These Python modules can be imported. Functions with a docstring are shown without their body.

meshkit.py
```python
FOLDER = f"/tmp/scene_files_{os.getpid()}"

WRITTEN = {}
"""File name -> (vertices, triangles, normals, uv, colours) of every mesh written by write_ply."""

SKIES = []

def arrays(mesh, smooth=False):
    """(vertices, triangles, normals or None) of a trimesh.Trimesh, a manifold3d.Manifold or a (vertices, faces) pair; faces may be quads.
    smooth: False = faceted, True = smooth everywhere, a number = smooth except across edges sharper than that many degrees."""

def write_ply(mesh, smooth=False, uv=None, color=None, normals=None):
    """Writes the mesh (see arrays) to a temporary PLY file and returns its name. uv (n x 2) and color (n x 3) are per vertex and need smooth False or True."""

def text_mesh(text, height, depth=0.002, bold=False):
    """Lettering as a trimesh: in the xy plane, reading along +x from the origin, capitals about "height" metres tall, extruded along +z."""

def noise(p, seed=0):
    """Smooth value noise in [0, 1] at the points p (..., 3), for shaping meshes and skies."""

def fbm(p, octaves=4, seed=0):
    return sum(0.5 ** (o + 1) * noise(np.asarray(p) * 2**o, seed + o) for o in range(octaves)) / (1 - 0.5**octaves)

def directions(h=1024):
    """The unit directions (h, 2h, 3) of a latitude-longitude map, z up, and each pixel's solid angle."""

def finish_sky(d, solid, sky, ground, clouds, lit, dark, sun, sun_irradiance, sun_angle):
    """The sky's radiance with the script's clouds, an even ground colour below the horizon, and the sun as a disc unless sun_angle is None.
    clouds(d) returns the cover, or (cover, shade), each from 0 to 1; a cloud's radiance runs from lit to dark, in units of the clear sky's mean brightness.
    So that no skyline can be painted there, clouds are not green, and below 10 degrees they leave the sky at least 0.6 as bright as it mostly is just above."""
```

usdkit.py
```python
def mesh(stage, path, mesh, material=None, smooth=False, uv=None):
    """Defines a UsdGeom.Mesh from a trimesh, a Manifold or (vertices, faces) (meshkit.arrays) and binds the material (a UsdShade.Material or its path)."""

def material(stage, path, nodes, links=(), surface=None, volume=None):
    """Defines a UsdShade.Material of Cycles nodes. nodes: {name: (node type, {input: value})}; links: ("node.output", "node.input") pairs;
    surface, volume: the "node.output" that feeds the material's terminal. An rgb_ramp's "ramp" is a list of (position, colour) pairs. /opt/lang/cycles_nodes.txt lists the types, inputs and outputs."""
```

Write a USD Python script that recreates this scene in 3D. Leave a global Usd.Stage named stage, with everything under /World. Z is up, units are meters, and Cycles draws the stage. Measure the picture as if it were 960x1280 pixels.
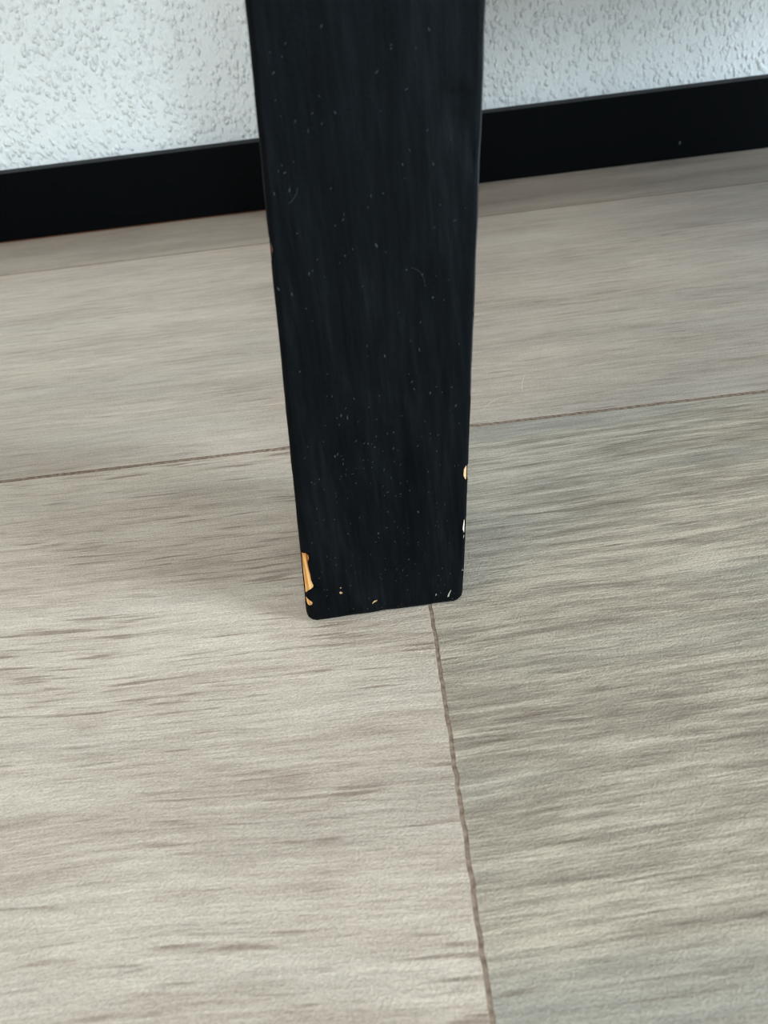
import math, random
import numpy as np, trimesh, manifold3d, usdkit, meshkit
from manifold3d import Manifold, CrossSection
from pxr import Usd, UsdGeom, UsdLux, UsdShade, Gf, Sdf

random.seed(7); RNG = np.random.default_rng(7)
stage = Usd.Stage.CreateInMemory()
UsdGeom.SetStageUpAxis(stage, UsdGeom.Tokens.z); UsdGeom.SetStageMetersPerUnit(stage, 1.0)
UsdGeom.Xform.Define(stage, '/World'); UsdGeom.Scope.Define(stage, '/World/Looks')

# ------------------------------------------------------------------ camera (x right, y towards the wall, z up; metres)
PITCH, ROLL, YAW, CAM_H, F_PX = 36.0, -7.375, -1.205, 0.135, 960.0
p_, r_, y_ = map(math.radians, (PITCH, ROLL, YAW))
fwd = np.array([math.sin(y_) * math.cos(p_), math.cos(y_) * math.cos(p_), -math.sin(p_)])
rt = np.array([math.cos(y_), -math.sin(y_), 0.0]); up = np.cross(rt, fwd)
rt2 = math.cos(r_) * rt + math.sin(r_) * up; up2 = -math.sin(r_) * rt + math.cos(r_) * up
cam = UsdGeom.Camera.Define(stage, '/World/camera')
m = np.eye(4); m[0, :3], m[1, :3], m[2, :3], m[3, :3] = rt2, up2, -fwd, (0, 0, CAM_H)
cam.AddTransformOp().Set(Gf.Matrix4d(*m.ravel().tolist()))
cam.CreateHorizontalApertureAttr(36.0); cam.CreateVerticalApertureAttr(48.0)
cam.CreateFocalLengthAttr(36.0 * F_PX / 960.0)
cam.CreateClippingRangeAttr(Gf.Vec2f(0.005, 50))
cam.CreateFStopAttr(34.0); cam.CreateFocusDistanceAttr(0.22)
cam.CreateExposureAttr(0.0)

# ------------------------------------------------------------------ light: daylight through the window in the right wall, a weaker one in the left wall
BASE_Y = 0.5496                       # front face of the baseboard
WALL_Y = BASE_Y + 0.014
X0, X1, Y0, ZC = -2.2, 2.0, -2.8, 2.5
WIN = dict(y0=-1.22, y1=-0.54, z0=0.44, z1=1.10)        # window_1, right wall
WIN2 = dict(x0=-0.7, x1=0.9, z0=0.93, z1=1.70)          # window_2, front wall behind the camera

def rect_light(name, pos, rot, w, h, color, nits):
    l = UsdLux.RectLight.Define(stage, '/World/' + name)
    l.AddTranslateOp().Set(Gf.Vec3d(*pos)); l.AddRotateXYZOp().Set(Gf.Vec3f(*rot))
    l.CreateWidthAttr(w); l.CreateHeightAttr(h); l.CreateColorAttr(Gf.Vec3f(*color)); l.CreateIntensityAttr(nits); l.CreateNormalizeAttr(False)
    return l
NITS_R = 74.0
NITS_F = 14.5
rect_light('window_daylight', (X1 + 0.12, (WIN['y0'] + WIN['y1']) / 2, (WIN['z0'] + WIN['z1']) / 2), (90, 0, 90), WIN['y1'] - WIN['y0'], WIN['z1'] - WIN['z0'], (0.83, 0.97, 1.06), NITS_R)
rect_light('front_daylight', ((WIN2['x0'] + WIN2['x1']) / 2, Y0 - 0.12, (WIN2['z0'] + WIN2['z1']) / 2), (90, 0, 0), WIN2['x1'] - WIN2['x0'], WIN2['z1'] - WIN2['z0'], (0.78, 0.97, 1.10), NITS_F)
LAMP = 8.0
lamp_light = UsdLux.DiskLight.Define(stage, '/World/ceiling_lamp_light')       # warm flush lamp under the ceiling, front left
lamp_light.AddTranslateOp().Set(Gf.Vec3d(-1.7, -1.1, 2.40)); lamp_light.CreateRadiusAttr(0.5)
lamp_light.CreateColorAttr(Gf.Vec3f(1.0, 0.80, 0.58)); lamp_light.CreateIntensityAttr(LAMP)
DOME = 0.3
dome = UsdLux.DomeLight.Define(stage, '/World/sky')
dome.CreateColorAttr(Gf.Vec3f(0.75, 0.88, 1.0)); dome.CreateIntensityAttr(DOME)

# ------------------------------------------------------------------ materials
def M(name, nodes, links, surface='p.BSDF'):
    return usdkit.material(stage, '/World/Looks/' + name, nodes, links, surface)
def plain(name, col, rough=0.6, spec=0.5):
    return M(name, {'p': ('principled_bsdf', {'base_color': col, 'roughness': rough, 'specular_ior_level': spec})}, [])

def srgb(r, g, b):
    c = np.array([r, g, b]) / 255.0
    return tuple(np.where(c <= 0.04045, c / 12.92, ((c + 0.055) / 1.055) ** 2.4))

def wood_floor(name, off, rot, light, mid, dark, dash, streak=0.55, dash_lo=0.66, blue=0.25):
    """Printed oak-look floor board: fibres along x; every colour belongs to the print."""
    N, L = {}, []
    N['g'] = ('geometry', {})
    N['wn'] = ('noise_texture', {'scale': 14.0, 'detail': 2.0})                # slow waviness of the fibres
    N['mapw'] = ('mapping', {'location': off, 'rotation': (0, 0, math.radians(rot)), 'scale': (0.5, 1, 1)})
    L += [('g.position', 'mapw.vector'), ('mapw.vector', 'wn.vector')]
    N['sepw'] = ('math', {'math_type': 'multiply_add', 'value2': 0.010, 'value3': -0.005}); L += [('wn.fac', 'sepw.value1')]
    N['cx'] = ('combine_xyz', {}); L += [('sepw.value', 'cx.y')]
    N['map0'] = ('mapping', {'location': off, 'rotation': (0, 0, math.radians(rot))}); L += [('g.position', 'map0.vector')]
    N['v'] = ('vector_math', {'math_type': 'add'}); L += [('map0.vector', 'v.vector1'), ('cx.vector', 'v.vector2')]
    def noise(k, sx, sy, detail=2.0, rough=0.5, dist=0.0, z=0.0):
        N['m' + k] = ('mapping', {'scale': (sx, sy, 1.0), 'location': (z, z * 1.7, z)})
        N[k] = ('noise_texture', {'scale': 1.0, 'detail': detail, 'roughness': rough, 'distortion': dist})
        L.extend([('v.vector', 'm' + k + '.vector'), ('m' + k + '.vector', k + '.vector')])
    noise('a', 9, 45, 3, 0.55, 0.3, 1.3)        # broad tone
    noise('b', 30, 430, 4, 0.62, 0.25, 5.1)       # streaks, some 30 x 2 mm
    noise('c', 110, 1700, 3, 0.65, 0.0, 9.7)    # fibres
    noise('d', 52, 720, 2, 0.5, 0.2, 17.9)      # pores and dashes
    noise('e', 14, 60, 2, 0.5, 0.3, 23.3)       # where dashes gather
    noise('h', 7, 40, 2, 0.5, 0.3, 31.3)        # cooler areas
    noise('i', 1900, 2300, 2, 0.6, 0.0, 3.3)     # leathery grain
    N['ab'] = ('mix_float', {'fac': streak}); L += [('a.fac', 'ab.a'), ('b.fac', 'ab.b')]
    N['abc'] = ('mix_float', {'fac': 0.30}); L += [('ab.result', 'abc.a'), ('c.fac', 'abc.b')]
    N['r'] = ('rgb_ramp', {'ramp': [(0.34, dark), (0.47, mid), (0.57, light), (0.68, tuple(min(1, c * 1.14) for c in light))]}); L += [('abc.result', 'r.fac')]
    N['hc'] = ('rgb_ramp', {'ramp': [(0.48, (0, 0, 0)), (0.68, (blue, blue, blue))]}); L += [('h.fac', 'hc.fac')]
    N['mixb'] = ('mix', {'mix_type': 'mix', 'color2': tuple(np.array(mid) * np.array([0.93, 1.04, 1.14]))}); L += [('hc.color', 'mixb.fac'), ('r.color', 'mixb.color1')]
    N['de'] = ('math', {'math_type': 'multiply_add', 'value2': 0.35}); L += [('e.fac', 'de.value1'), ('d.fac', 'de.value3')]
    N['dm'] = ('map_range', {'range_type': 'smoothstep', 'from_min': dash_lo + 0.175, 'from_max': dash_lo + 0.36, 'to_min': 0.0, 'to_max': 0.62, 'clamp': True}); L += [('de.value', 'dm.value')]
    N['col'] = ('mix', {'mix_type': 'mix', 'color2': dash}); L += [('dm.result', 'col.fac'), ('mixb.color', 'col.color1')]
    N['gi'] = ('rgb_ramp', {'ramp': [(0.3, (0.84, 0.84, 0.84)), (0.7, (1.16, 1.16, 1.16))]}); L += [('i.fac', 'gi.fac')]
    N['col2'] = ('mix', {'mix_type': 'multiply', 'fac': 1.0}); L += [('col.color', 'col2.color1'), ('gi.color', 'col2.color2')]
    N['hh'] = ('math', {'math_type': 'multiply_add', 'value2': 0.8}); L += [('c.fac', 'hh.value1'), ('i.fac', 'hh.value3')]
    N['hh2'] = ('math', {'math_type': 'multiply_add', 'value2': 0.8}); L += [('b.fac', 'hh2.value1'), ('hh.value', 'hh2.value3')]
    N['bump'] = ('bump', {'strength': 0.6, 'distance': 0.0003}); L += [('hh2.value', 'bump.height')]
    N['p'] = ('principled_bsdf', {'roughness': 0.55, 'specular_ior_level': 0.35}); L += [('col2.color', 'p.base_color'), ('bump.normal', 'p.normal')]
    return M(name, N, L)

def tint(c, r, b):
    return (c[0] * r, c[1], c[2] * b)
def tones(r, b, *cs):
    return [tint(srgb(*c), r, b) for c in cs]
mat_C_left = wood_floor('floor_print_warm', (0.3, 0.1, 0), 1.6, *tones(1.065, 0.98, (196, 189, 176), (179, 170, 157), (148, 137, 124), (106, 88, 74)), 0.52, 0.565, 0.25)
mat_C_right = wood_floor('floor_print_grey', (1.7, 0.5, 0), -2.0, *tones(1.085, 0.94, (186, 181, 169), (154, 149, 138), (118, 111, 102), (100, 86, 77)), 0.66, 0.61, 0.60)
mat_B = wood_floor('floor_print_soft', (4.1, 0.9, 0), -0.6, *tones(1.07, 0.97, (191, 183, 171), (174, 165, 153), (143, 134, 123), (112, 98, 88)), 0.55, 0.63, 0.30)
mat_A = wood_floor('floor_print_dim', (7.7, 2.9, 0), 0.0, *tones(1.07, 0.96, (170, 162, 151), (154, 146, 136), (134, 126, 117), (108, 94, 85)), 0.42, 0.66, 0.2)
mat_seam = M('floor_seam', {'g': ('geometry', {}), 'n': ('noise_texture', {'scale': 700.0, 'detail': 2.0}), 'c': ('rgb_ramp', {'ramp': [(0.35, srgb(116, 98, 85)), (0.65, srgb(154, 136, 121))]}), 'p': ('principled_bsdf', {'roughness': 0.8, 'specular_ior_level': 0.15})},
    [('g.position', 'n.vector'), ('n.fac', 'c.fac'), ('c.color', 'p.base_color')])

# plaster: rough-cast white paint, grains of some 4-6 mm
N = {'g': ('geometry', {}),
     'wn': ('noise_texture', {'scale': 330.0, 'detail': 2.0}), 'wa': ('vector_math', {'math_type': 'multiply_add', 'vector2': (0.0030, 0.0030, 0.0030)}),
     'm1': ('mapping', {'scale': (350, 350, 245), 'rotation': (0, 0.3, 0)}), 'v1': ('voronoi_texture', {'scale': 1.0, 'feature': 'smooth_f1', 'smoothness': 0.35, 'randomness': 1.0}),
     'm2': ('mapping', {'scale': (760, 760, 620)}), 'v2': ('noise_texture', {'scale': 1.0, 'detail': 2.0, 'roughness': 0.6}),
     'm3': ('mapping', {'scale': (120, 120, 95)}), 'v3': ('noise_texture', {'scale': 1.0, 'detail': 2.0}),
     'r1': ('map_range', {'range_type': 'smoothstep', 'from_min': 0.62, 'from_max': 0.10, 'to_min': 0.0, 'to_max': 1.0, 'clamp': True}),
     'r3': ('map_range', {'from_min': 0.30, 'from_max': 0.56, 'to_min': 0.10, 'to_max': 1.0, 'clamp': True}),
     'k': ('math', {'math_type': 'multiply'}),
     'h': ('math', {'math_type': 'multiply_add', 'value2': 0.45}),
     'b': ('bump', {'strength': 1.0, 'distance': 0.00115}),
     'p': ('principled_bsdf', {'base_color': srgb(242, 246, 246), 'roughness': 0.85, 'specular_ior_level': 0.2})}
L = [('g.position', 'wn.vector'), ('wn.color', 'wa.vector1'), ('g.position', 'wa.vector3'), ('wa.vector', 'm1.vector'), ('m1.vector', 'v1.vector'), ('g.position', 'm2.vector'), ('m2.vector', 'v2.vector'), ('g.position', 'm3.vector'), ('m3.vector', 'v3.vector'),
     ('v1.distance', 'r1.value'), ('v3.fac', 'r3.value'), ('r1.result', 'k.value1'), ('r3.result', 'k.value2'),
     ('v2.fac', 'h.value1'), ('k.value', 'h.value3'), ('h.value', 'b.height'), ('b.normal', 'p.normal')]
mat_wall = M('white_plaster', N, L)
mat_ceiling = plain('ceiling_paint', srgb(190, 188, 184), 0.9, 0.1)
mat_room = plain('room_paint', srgb(170, 164, 156), 0.9, 0.1)

# black painted baseboard
N = {'g': ('geometry', {}), 'm': ('mapping', {'scale': (60, 400, 400)}), 'n': ('noise_texture', {'scale': 1.0, 'detail': 3.0}),
     'b': ('bump', {'strength': 0.25, 'distance': 0.0004}),
     'p': ('principled_bsdf', {'base_color': (0.0006, 0.0011, 0.0015), 'roughness': 0.5, 'specular_ior_level': 0.05})}
mat_base = M('black_baseboard_paint', N, [('g.position', 'm.vector'), ('m.vector', 'n.vector'), ('n.fac', 'b.height'), ('b.normal', 'p.normal')])
mat_base_gap = plain('raw_board_edge', srgb(92, 58, 42), 0.8, 0.1)

# black paint on the leg: brushed along the leg, a little uneven
N = {'g': ('geometry', {}), 'm': ('mapping', {'scale': (900, 900, 45)}), 'n': ('noise_texture', {'scale': 1.0, 'detail': 4.0, 'roughness': 0.6}),
     'm2': ('mapping', {'scale': (1500, 1500, 1500)}), 'n2': ('noise_texture', {'scale': 1.0, 'detail': 2.0}),
     'm3': ('mapping', {'scale': (130, 130, 26)}), 'n3': ('noise_texture', {'scale': 1.0, 'detail': 3.0, 'roughness': 0.6}),
     'hh': ('math', {'math_type': 'multiply_add', 'value2': 0.6}),
     'b': ('bump', {'strength': 0.4, 'distance': 0.0003}),
     'mx': ('mix_float', {'fac': 0.5}),
     'c': ('rgb_ramp', {'ramp': [(0.36, (0.0010, 0.0014, 0.0021)), (0.52, (0.0026, 0.0034, 0.0044)), (0.66, (0.0058, 0.0070, 0.0084))]}),
     'rr': ('map_range', {'from_min': 0.3, 'from_max': 0.7, 'to_min': 0.5, 'to_max': 0.68}),
     'p': ('principled_bsdf', {'specular_ior_level': 0.06, 'specular_tint': (0.8, 0.95, 1.0)})}
L = [('g.position', 'm.vector'), ('m.vector', 'n.vector'), ('g.position', 'm2.vector'), ('m2.vector', 'n2.vector'), ('g.position', 'm3.vector'), ('m3.vector', 'n3.vector'),
     ('n2.fac', 'hh.value1'), ('n.fac', 'hh.value3'), ('hh.value', 'b.height'), ('b.normal', 'p.normal'),
     ('n.fac', 'mx.a'), ('n3.fac', 'mx.b'), ('mx.result', 'c.fac'), ('c.color', 'p.base_color'), ('n3.fac', 'rr.value'), ('rr.result', 'p.roughness')]
mat_paint = M('black_leg_paint', N, L)

N = {'g': ('geometry', {}), 'm': ('mapping', {'scale': (1100, 500, 40)}), 'n': ('noise_texture', {'scale': 1.0, 'detail': 2.0}),
     'c': ('rgb_ramp', {'ramp': [(0.38, srgb(148, 80, 30)), (0.46, srgb(212, 142, 70)), (0.58, srgb(240, 192, 128))]}),
     'p': ('principled_bsdf', {'roughness': 0.7, 'specular_ior_level': 0.2})}
mat_bare = M('bare_pine', N, [('g.position', 'm.vector'), ('m.vector', 'n.vector'), ('n.fac', 'c.fac'), ('c.color', 'p.base_color')])
mat_worn = plain('worn_black_paint', (0.012, 0.016, 0.020), 0.36, 0.4)
mat_bare_tan = plain('bare_wood_tan', srgb(206, 168, 124), 0.7, 0.2)
mat_bare_pale = plain('bare_primer', srgb(226, 210, 186), 0.7, 0.2)
mat_bare_brown = plain('bare_stained_wood', srgb(128, 84, 62), 0.7, 0.2)
mat_dust = M('dust', {'g': ('geometry', {}), 'c': ('rgb_ramp', {'ramp': [(0.0, srgb(56, 60, 64)), (0.5, srgb(92, 96, 100)), (1.0, srgb(190, 190, 188))]}), 'p': ('principled_bsdf', {'roughness': 0.9, 'specular_ior_level': 0.1})},
    [('g.random_per_island', 'c.fac'), ('c.color', 'p.base_color')])
mat_scuff = plain('scuff', srgb(206, 200, 188), 0.8, 0.2)

# ------------------------------------------------------------------ helpers
USED = {}
def numbered(parent, name):
    k = (parent, name); n = USED.get(k, 0); USED[k] = n + 1
    return name if n == 0 else f'{name}_{n:03d}'
def tag(prim, label=None, cat=None, group=None, kind=None):
    for k, v in (('label', label), ('category', cat), ('group', group), ('kind', kind)):
        if v: prim.SetCustomDataByKey(k, v)
    return prim
def xform(name):
    return UsdGeom.Xform.Define(stage, '/World/' + numbered('/World', name)).GetPrim()
def obj(name, mesh, mat, parent=None, smooth=False):
    base = str(parent.GetPath()) if parent is not None else '/World'
    return usdkit.mesh(stage, base + '/' + numbered(base, name), mesh, mat, smooth=smooth).GetPrim()
def box(x0, x1, y0, y1, z0, z1):
    b = trimesh.creation.box((x1 - x0, y1 - y0, z1 - z0)); b.apply_translation(((x0 + x1) / 2, (y0 + y1) / 2, (z0 + z1) / 2)); return b
def cat(*ms): return trimesh.util.concatenate(ms)
def rounded_box(x0, x1, y0, y1, z0, z1, r, seg=12):
    s = Manifold.sphere(r, seg)
    return Manifold.batch_hull([s.translate((x, y, z)) for x in (x0 + r, x1 - r) for y in (y0 + r, y1 - r) for z in (z0 + r, z1 - r)])

# ------------------------------------------------------------------ floor: boards with shallow seams
floor = tag(xform('floor'), 'pale grey-brown oak-look plank floor with fine brown seams', 'floor', kind='structure')
obj('underlay', box(X0, X1, Y0, WALL_Y, -0.03, -0.00007), mat_seam, floor)
def plank(x0, x1, y0, y1, mat, fine=False, g=0.00046, gy=0.0010):
    """One board: top face, a small rolled edge, sides. fine: the edges waver as on the photographed seams."""
    def edge(a, b):
        n = max(1, int(np.linalg.norm(np.subtract(b, a)) / 0.0011)) if fine else 1
        t = np.linspace(0, 1, n, endpoint=False)[:, None]
        return np.array(a) * (1 - t) + np.array(b) * t
    def ring(i, z, jit):
        k_ = gy - g
        a, b, c, d = (x0 + i, y0 + i + k_), (x1 - i, y0 + i + k_), (x1 - i, y1 - i - k_), (x0 + i, y1 - i - k_)
        P = np.vstack([edge(a, b), edge(b, c), edge(c, d), edge(d, a)])
        if fine:
            q = np.column_stack([P, np.zeros(len(P))])
            off = np.stack([meshkit.fbm(q * 420 + 11, 3, 3), meshkit.fbm(q * 420 + 57, 3, 5)], 1) - 0.5
            off[:, 1] *= 0.35
            P = P + off * jit
        return np.column_stack([P, np.full(len(P), z)])
    if fine:  # equal ring lengths: sample every ring from the same outline, shrunk
        base = ring(0, 0, 0)
        def shrink(i, z, jit):
            c = np.clip(base[:, :2], [x0 + i, y0 + i + gy - g], [x1 - i, y1 - i - gy + g])
            q = np.column_stack([base[:, :2], np.zeros(len(base))])
            off = np.stack([meshkit.fbm(q * 420 + 11, 3, 3), meshkit.fbm(q * 420 + 57, 3, 5)], 1) - 0.5
            off[:, 1] *= 0.35
            return np.column_stack([c + off * jit, np.full(len(c), z)])
        R = [shrink(g, -0.003, 0.0009), shrink(g, -0.00004, 0.0009), shrink(g + 0.00004, 0.0, 0.0009)]
    else:
        R = [ring(g, -0.003, 0), ring(g, -0.00004, 0), ring(g + 0.00004, 0.0, 0)]
    n = len(R[0]); V = np.vstack(R); F = []
    i = np.arange(n); j = (i + 1) % n
    for k in range(2):
        F += [np.column_stack([k * n + i, k * n + j, (k + 1) * n + j]), np.column_stack([k * n + i, (k + 1) * n + j, (k + 1) * n + i])]
    F.append(np.array(manifold3d.triangulate([R[2][:, :2]])) + 2 * n)
    return obj('plank', (V, np.vstack(F)), mat, floor)
JA, JB, W = 0.4744, 0.2300, 0.2444
EX = 0.0056
plank(-1.30, 0.62, JA, WALL_Y - 0.004, mat_A)                       # strip along the wall
plank_b = plank(-0.70, 0.92, JB, JA, mat_B)
plank(EX - 1.0, EX, JB - W, JB, mat_C_left, fine=True)
plank(EX, EX + 1.0, JB - W, JB, mat_C_right, fine=True)
def scratch(pts, w=0.35):
    """A hairline scratch on a board, as a thin ribbon following a smooth path (mm on the floor)."""
    p = np.array(pts, float); t = np.linspace(0, len(p) - 1, 22)
    c = np.column_stack([np.interp(t, np.arange(len(p)), p[:, k]) for k in (0, 1)])
    c[1:-1] = (c[:-2] + 2 * c[1:-1] + c[2:]) / 4
    d = np.gradient(c, axis=0); d /= np.linalg.norm(d, axis=1, keepdims=True); nn = np.column_stack([-d[:, 1], d[:, 0]])
    ww = (w / 2 * np.sin(np.linspace(0.25, math.pi - 0.25, 22)))[:, None]
    V = np.vstack([c - nn * ww, c + nn * ww]) * 1e-3; V = np.column_stack([V, np.full(len(V), 0.00004)])
    i = np.arange(21)
    return V, np.vstack([np.column_stack([i, i + 1, i + 23]), np.column_stack([i, i + 23, i + 22])])
for pts in ([(33.3, 238.9), (37.6, 244.4), (41.9, 247.7), (47.9, 248.6)], [(54.7, 264.7), (52.0, 257.3), (50.3, 249.9)]):
    obj('scratch', scratch(pts), mat_scuff, plank_b)
mats = [mat_A, mat_B, mat_C_left, mat_C_right]
def fill(y0, y1, xs, k):
    xs = sorted(xs)
    for q, (a, b) in enumerate(zip(xs[:-1], xs[1:])):
        plank(a, b, y0, y1, mats[(k + q) % 4])
fill(JA, WALL_Y - 0.004, [X0, -1.30], 1); fill(JA, WALL_Y - 0.004, [0.62, X1], 2)
fill(JB, JA, [X0, -0.70], 0); fill(JB, JA, [0.92, X1], 3)
fill(JB - W, JB, [X0, EX - 1.0], 1); fill(JB - W, JB, [EX + 1.0, X1], 0)
yb = JB - W; k = 0
while yb > Y0 + 0.01:
    ya = max(yb - W, Y0); s = (k * 0.47) % 1.3
    fill(ya, yb, [X0] + [x for x in np.arange(X0 + 0.35 + s, X1 - 0.2, 1.3)] + [X1], k)
    yb = ya; k += 1

# ------------------------------------------------------------------ walls, ceiling, windows, baseboards
def struct(name, mesh, mat, label, category):
    return tag(obj(name, mesh, mat), label, category, kind='structure')
struct('wall_back', box(X0, X1, WALL_Y, WALL_Y + 0.12, -0.03, ZC), mat_wall, 'white rough-textured plaster wall behind the leg', 'wall')
def wall_with_hole(x0, x1, w):
    return cat(box(x0, x1, Y0, w['y0'], -0.03, ZC), box(x0, x1, w['y1'], WALL_Y, -0.03, ZC), box(x0, x1, w['y0'], w['y1'], -0.03, w['z0']), box(x0, x1, w['y0'], w['y1'], w['z1'], ZC))
struct('wall_right', wall_with_hole(X1, X1 + 0.12, WIN), mat_room, 'white plaster wall on the right with a window opening', 'wall')
struct('wall_left', box(X0 - 0.12, X0, Y0, WALL_Y, -0.03, ZC), mat_room, 'painted wall on the left side of the room', 'wall')
w = WIN2
struct('wall_front', cat(box(X0, w['x0'], Y0 - 0.12, Y0, -0.03, ZC), box(w['x1'], X1, Y0 - 0.12, Y0, -0.03, ZC), box(w['x0'], w['x1'], Y0 - 0.12, Y0, -0.03, w['z0']), box(w['x0'], w['x1'], Y0 - 0.12, Y0, w['z1'], ZC)), mat_room, 'painted wall behind the camera with a window opening', 'wall')
struct('ceiling', box(X0, X1, Y0, WALL_Y, ZC, ZC + 0.1), mat_ceiling, 'white painted ceiling', 'ceiling')

BH = 0.0430
base = tag(xform('baseboard_back'), 'low matt black baseboard along the foot of the white wall', 'baseboard', kind='structure')
bb = rounded_box(X0, X1, BASE_Y, WALL_Y + 0.002, 0.0007, BH, 0.0007, 8)
obj('board', bb, mat_base, base, 30)
tag(obj('bare_edge', box(-0.9, -0.03, BASE_Y + 0.0004, WALL_Y, 0.0, 0.0007), mat_base_gap, base), 'reddish brown unpainted lower edge')
s = trimesh.creation.icosphere(2, 1.0); s.apply_scale((0.0008, 0.0003, 0.0012)); s.apply_translation((0.2165, BASE_Y, 0.0105))
tag(obj('paint_fleck', s, mat_dust, base, True), 'small pale fleck on the black face')

# ------------------------------------------------------------------ the leg: splayed to the left and to the front, cut level on the floor
LEG_O = np.array([-0.0059, 0.1418, 0.0]); LEG_YAW = math.radians(2.0); KX, KY = 0.0838, 0.0675
LW, LD, LH = 0.0400, 0.0400, 0.224
def to_world(v):
    """Leg frame (u across the front, d into the depth, z up) to the room: turned a little, sheared along the splay."""
    v = np.asarray(v, float); u, d, z = v[:, 0], v[:, 1], v[:, 2]
    c, s_ = math.cos(LEG_YAW), math.sin(LEG_YAW)
    return np.column_stack([LEG_O[0] + u * c - d * s_ + KX * z, LEG_O[1] + u * s_ + d * c + KY * z, z])
def leg_block(inset=0.0):
    s1, s2 = Manifold.sphere(0.0016, 16), Manifold.sphere(0.0026, 16)
    P = []
    for u in (-LW / 2 + inset, LW / 2 - inset):
        for d in (inset, LD - inset):
            su, sd = math.copysign(1, u), (-1 if d < LD / 2 else 1)
            P.append(s2.translate((u - su * 0.0026, d - sd * 0.0026, 0.0026 + inset)))
            P.append(s1.translate((u - su * 0.0016, d - sd * 0.0016, 0.0090)))
            P.append(s1.translate((u - su * 0.0016, d - sd * 0.0016, LH - 0.0016 - inset)))
    return Manifold.batch_hull(P)
GOUGES = [(14.4, 110.5, 0.8, 2.6, 0.7), (16.4, 110.0, 0.8, 2.8, 0.8), (15.4, 113.4, 1.6, 0.8, 0.7), (18.4, 103.0, 0.9, 3.0, 0.7), (17.6, 117.0, 0.7, 4.0, 0.25),
          (-12.5, 103.5, 0.7, 1.5, 0.25), (-1.6, 95.0, 0.7, 2.2, 0.2), (6.5, 121.0, 0.6, 3.0, 0.15), (-9.8, 118.0, 0.6, 3.0, 0.15)]   # mm: u, z, half-widths, depth
def relief(v):
    """Unevenness of the paint (metres along the outward direction) and the small dents in the front."""
    w = 0.00034 * (meshkit.fbm(v * np.array([220, 220, 130]) + 40, 3, 2) - 0.5)
    for u, z, su, sz, dp in GOUGES:
        w = w - np.where(v[:, 1] < 0.004, dp * 1e-3 * np.exp(-((v[:, 0] * 1e3 - u) / su) ** 2 - ((v[:, 2] * 1e3 - z) / sz) ** 2), 0)
    return w
outer = leg_block().refine_to_length(0.0013)
mm = outer.to_mesh(); v = np.array(mm.vert_properties[:, :3], float); f = np.array(mm.tri_verts)
tm = trimesh.Trimesh(v, f, process=False)
v2 = v + np.array(tm.vertex_normals) * np.where(v[:, 2] < 0.0004, 0, relief(v))[:, None]
outer = Manifold(manifold3d.Mesh(np.asarray(v2, np.float32), np.asarray(f, np.uint32)))
core = leg_block(0.00028)

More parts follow.
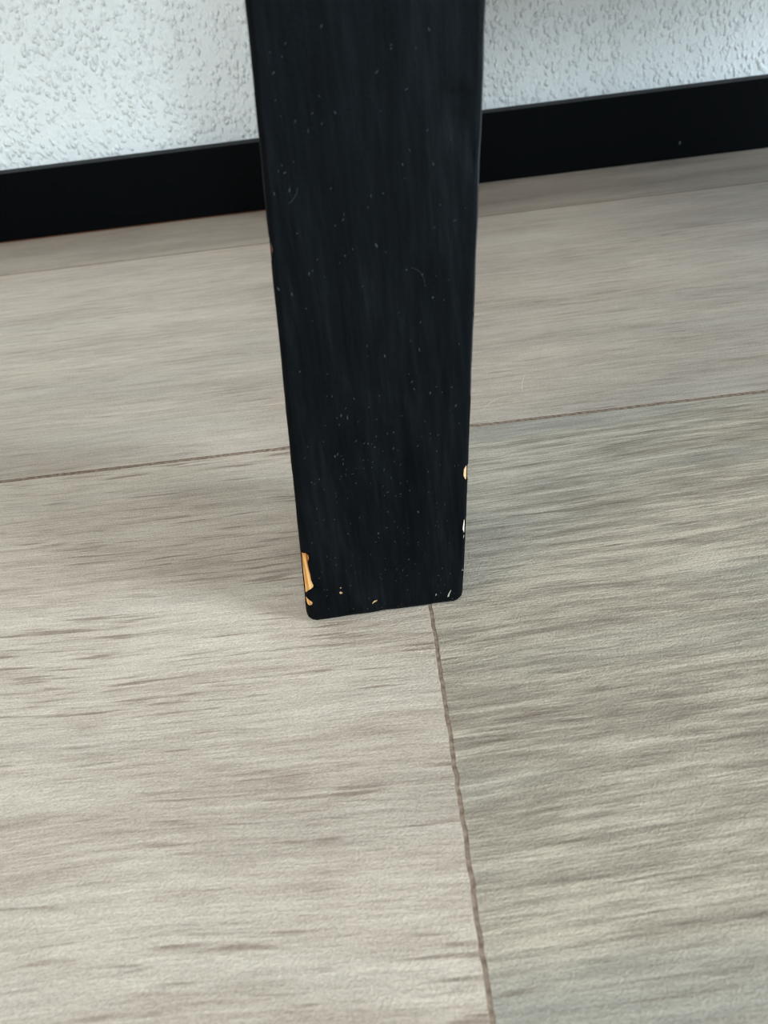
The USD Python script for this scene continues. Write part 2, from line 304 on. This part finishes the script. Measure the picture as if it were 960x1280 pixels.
def prism(pts, d0, d1):
    """A jagged outline on the front (mm) pushed through the depth d0..d1 (metres)."""
    p = np.array(pts, float) * 1e-3
    cs = CrossSection([p])
    if cs.area() <= 0: cs = CrossSection([p[::-1]])
    return cs.extrude(d1 - d0).rotate((90, 0, 0)).translate((0, d1, 0))
CHIPS = [  # outline, depth range, material, label
    ([(-22, 21.9), (-20.4, 21.5), (-19.5, 21.9), (-18.6, 22.0), (-18.1, 21.2), (-18.0, 20.2), (-18.4, 19.2), (-18.3, 17.6), (-18.05, 15.6), (-17.95, 13.8), (-17.5, 12.3), (-17.6, 11.6), (-18.3, 11.0), (-18.9, 10.6), (-19.6, 9.6), (-19.7, 8.9), (-19.2, 8.2), (-18.6, 7.7), (-18.0, 7.0), (-18.3, 6.2), (-18.9, 5.6), (-19.6, 5.7), (-22, 7.0)], -0.001, 0.0032, mat_bare, 'bare orange wood at the chipped lower left corner'),
    ([(18.8, 38.9), (19.2, 39.5), (22, 39.2), (22, 35.6), (19.5, 35.4), (19.1, 36.2), (18.7, 37.3)], -0.001, 0.0022, mat_bare_tan, 'small bare wood chip on the right edge'),
    ([(19.25, 25.1), (22, 25.4), (22, 19.2), (19.5, 19.0), (19.3, 20.4), (19.45, 21.2), (19.0, 22.5), (19.1, 24.0)], -0.001, 0.0018, mat_bare_pale, 'narrow pale chip on the right edge'),
    ([(19.6, 74.4), (22, 74.3), (22, 72.9), (19.8, 73.0)], -0.001, 0.0014, mat_bare_pale, None),
    ([(19.75, 65.0), (22, 65.2), (22, 63.6), (19.7, 63.8)], -0.001, 0.0012, mat_bare_pale, None),
    ([(19.4, 10.8), (22, 10.7), (22, 8.6), (19.3, 9.6)], -0.001, 0.0012, mat_bare_pale, None),
    ([(-22, 95.4), (-20.3, 95.0), (-19.75, 93.2), (-19.4, 91.6), (-19.8, 90.2), (-20.0, 89.0), (-22, 88.4)], -0.001, 0.0026, mat_bare_brown, 'brown rubbed strip on the left edge'),
    ([(-11.4, 8.9), (-11.0, 9.3), (-10.4, 8.8), (-10.6, 8.3), (-11.1, 8.3)], -0.001, 0.0008, mat_bare_tan, None),
    ([(-11.2, 10.4), (-10.8, 10.6), (-10.6, 10.1), (-11.0, 9.9)], -0.001, 0.0008, mat_bare_tan, None),
    ([(-3.3, 4.2), (-2.8, 4.9), (-2.0, 5.1), (-2.0, 4.5), (-2.7, 4.2), (-3.2, 3.7)], -0.001, 0.0008, mat_bare_tan, None),
    ([(15.6, 2.6), (15.9, 3.9), (16.5, 5.0), (16.8, 4.9), (16.4, 3.8), (16.2, 2.7)], -0.001, 0.0010, mat_bare_pale, None),
    ([(-19.4, 1.6), (-18.9, 2.0), (-18.7, 1.2), (-19.2, 0.7)], -0.001, 0.0016, mat_bare_pale, None),
    ([(-14.4, 1.3), (-14.0, 1.7), (-13.7, 1.2), (-14.2, 0.8)], -0.001, 0.0016, mat_bare_pale, None),
    ([(12.6, 3.7), (12.8, 4.5), (13.1, 4.4), (12.9, 3.6)], -0.001, 0.0008, mat_bare_pale, None),
]
table = tag(xform('side_table'), 'black painted wooden side table, its splayed square leg chipped to bare wood at the corners', 'table')
chips = [(core ^ prism(pts, d0, d1), mat, label) for pts, d0, d1, mat, label in CHIPS]
def warp(man):
    mm = man.to_mesh(); v = np.array(mm.vert_properties[:, :3], float)
    return to_world(v), np.array(mm.tri_verts)
# the post keeps a skin only where the paint is; under a chip the wood itself shows
shell = outer
for pts, d0, d1, mat, label in CHIPS:
    shell = shell - prism(pts, d0, d1)
sv, sf = warp(shell)
mmv = np.array(shell.to_mesh().vert_properties[:, :3], float)
fn = np.cross(mmv[sf[:, 1]] - mmv[sf[:, 0]], mmv[sf[:, 2]] - mmv[sf[:, 0]]); fn /= np.maximum(np.linalg.norm(fn, axis=1, keepdims=True), 1e-12)
cen = mmv[sf].mean(1); azf = np.degrees(np.arctan2(np.abs(fn[:, 0]), -fn[:, 1]))
on_edge = (azf > 38) & (azf < 86) & (np.abs(fn[:, 2]) < 0.35) & (cen[:, 2] > 0.056) & (np.abs(np.abs(cen[:, 0]) - LW / 2) < 0.0026) & (cen[:, 1] < 0.0022)
worn = {sd: on_edge & (np.sign(cen[:, 0]) == sd) for sd in (1,)}
leg = tag(obj('leg', trimesh.Trimesh(sv, sf[~worn[1]], process=False), mat_paint, table, 40), 'splayed square leg with chipped corners and a dusty front')
for sd in (1,):
    tag(obj('worn_edge', trimesh.Trimesh(sv, sf[worn[sd]], process=False), mat_worn, leg, 40), 'rounded edge rubbed to a slight gloss')
for man, mat, label in chips:
    tag(obj('bare_wood_chip', warp(man), mat, leg, 30), label)

# dust and tiny scratches on the front
def flake(u, z, l, w, ang):
    k = 6; t = np.linspace(0, 2 * math.pi, k, endpoint=False)
    du, dz = math.cos(ang), math.sin(ang)
    a, b = np.cos(t) * l / 2 * (0.75 + 0.5 * RNG.random(k)), np.sin(t) * w / 2 * (0.75 + 0.5 * RNG.random(k))
    P = np.column_stack([u + a * du - b * dz, np.zeros(k), z + a * dz + b * du]) * 1e-3
    P = np.vstack([P, [[u * 1e-3, 0, z * 1e-3]]])
    d = -relief(P) - np.r_[np.full(k, 0.00001), 0.00007]
    P[:, 1] = d
    F = np.array([[i, (i + 1) % k, k] for i in range(k)])
    return to_world(P), F
spots = [(-1.2, 24.8), (8.3, 29.2), (6.0, 16.1), (-12.9, 86.4), (-16.5, 83), (0.3, 90), (11.3, 78.6), (-7, 55.3), (-1.3, 47.4), (-10.2, 46.5), (-8.3, 56), (1.4, 68), (-19, 84.3), (-9.6, 47), (16.5, 54.7), (10.9, 58.4), (2.8, 46.5), (-18.1, 101.4), (-15.3, 101.6)]
parts = [flake(u, z, RNG.uniform(.5, 1.0), RNG.uniform(.22, .36), math.radians(RNG.uniform(50, 120))) for u, z in spots]
for _ in range(230):
    z = RNG.uniform(2, 128) if RNG.random() < 0.6 else RNG.uniform(2, 60)
    parts.append(flake(RNG.uniform(-17.5, 17.5), z, RNG.uniform(.28, .7), RNG.uniform(.11, .24), math.radians(RNG.uniform(20, 150))))
for (u0, z0), (u1, z1), (u2, z2) in (((7.2, 84.9), (9.4, 84.2), (9.7, 81.2)), ((-15.5, 99.5), (-14.4, 100), (-13.8, 101.6)), ((14.5, 111.5), (14.0, 108), (14.3, 106.5))):
    for t in np.linspace(0, 1, 9):
        q = lambda a, b, c: a * (1 - t) ** 2 + 2 * b * t * (1 - t) + c * t * t
        parts.append(flake(q(u0, u1, u2), q(z0, z1, z2), 0.55, 0.09, math.atan2((z1 - z0) * (1 - t) + (z2 - z1) * t, (u1 - u0) * (1 - t) + (u2 - u1) * t)))
n = 0; VV, FF = [], []
for a, b in parts: VV.append(a); FF.append(b + n); n += len(a)
tag(obj('dust_fleck', (np.vstack(VV), np.vstack(FF)), mat_dust, leg), 'pale dust flecks and hairline scratches scattered over the black front', kind='stuff')

# the rest of the table: three more legs, mirrored, and the top they carry (above and beside the picture)
plain_leg = leg_block().refine_to_length(0.02).to_mesh()
pv, pf = np.array(plain_leg.vert_properties[:, :3], float), np.array(plain_leg.tri_verts)
def other_leg(x_at, y_at, sx, sy):
    q = to_world(pv) - LEG_O
    q[:, 0] *= sx; q[:, 1] *= sy
    obj('leg', (q + [x_at, y_at, 0], pf if sx * sy > 0 else pf[:, ::-1]), mat_paint, table, 40)
TX1, TYB = 0.66, 0.540
other_leg(LEG_O[0] + 0.004, TYB, 1, -1)
other_leg(TX1, LEG_O[1], -1, 1)
other_leg(TX1, TYB, -1, -1)
obj("cabinet_body", rounded_box(-0.004, TX1 + 0.01, LEG_O[1] + 0.01, TYB - 0.01, LH - 0.004, LH + 0.36, 0.003), mat_paint, table, 30)
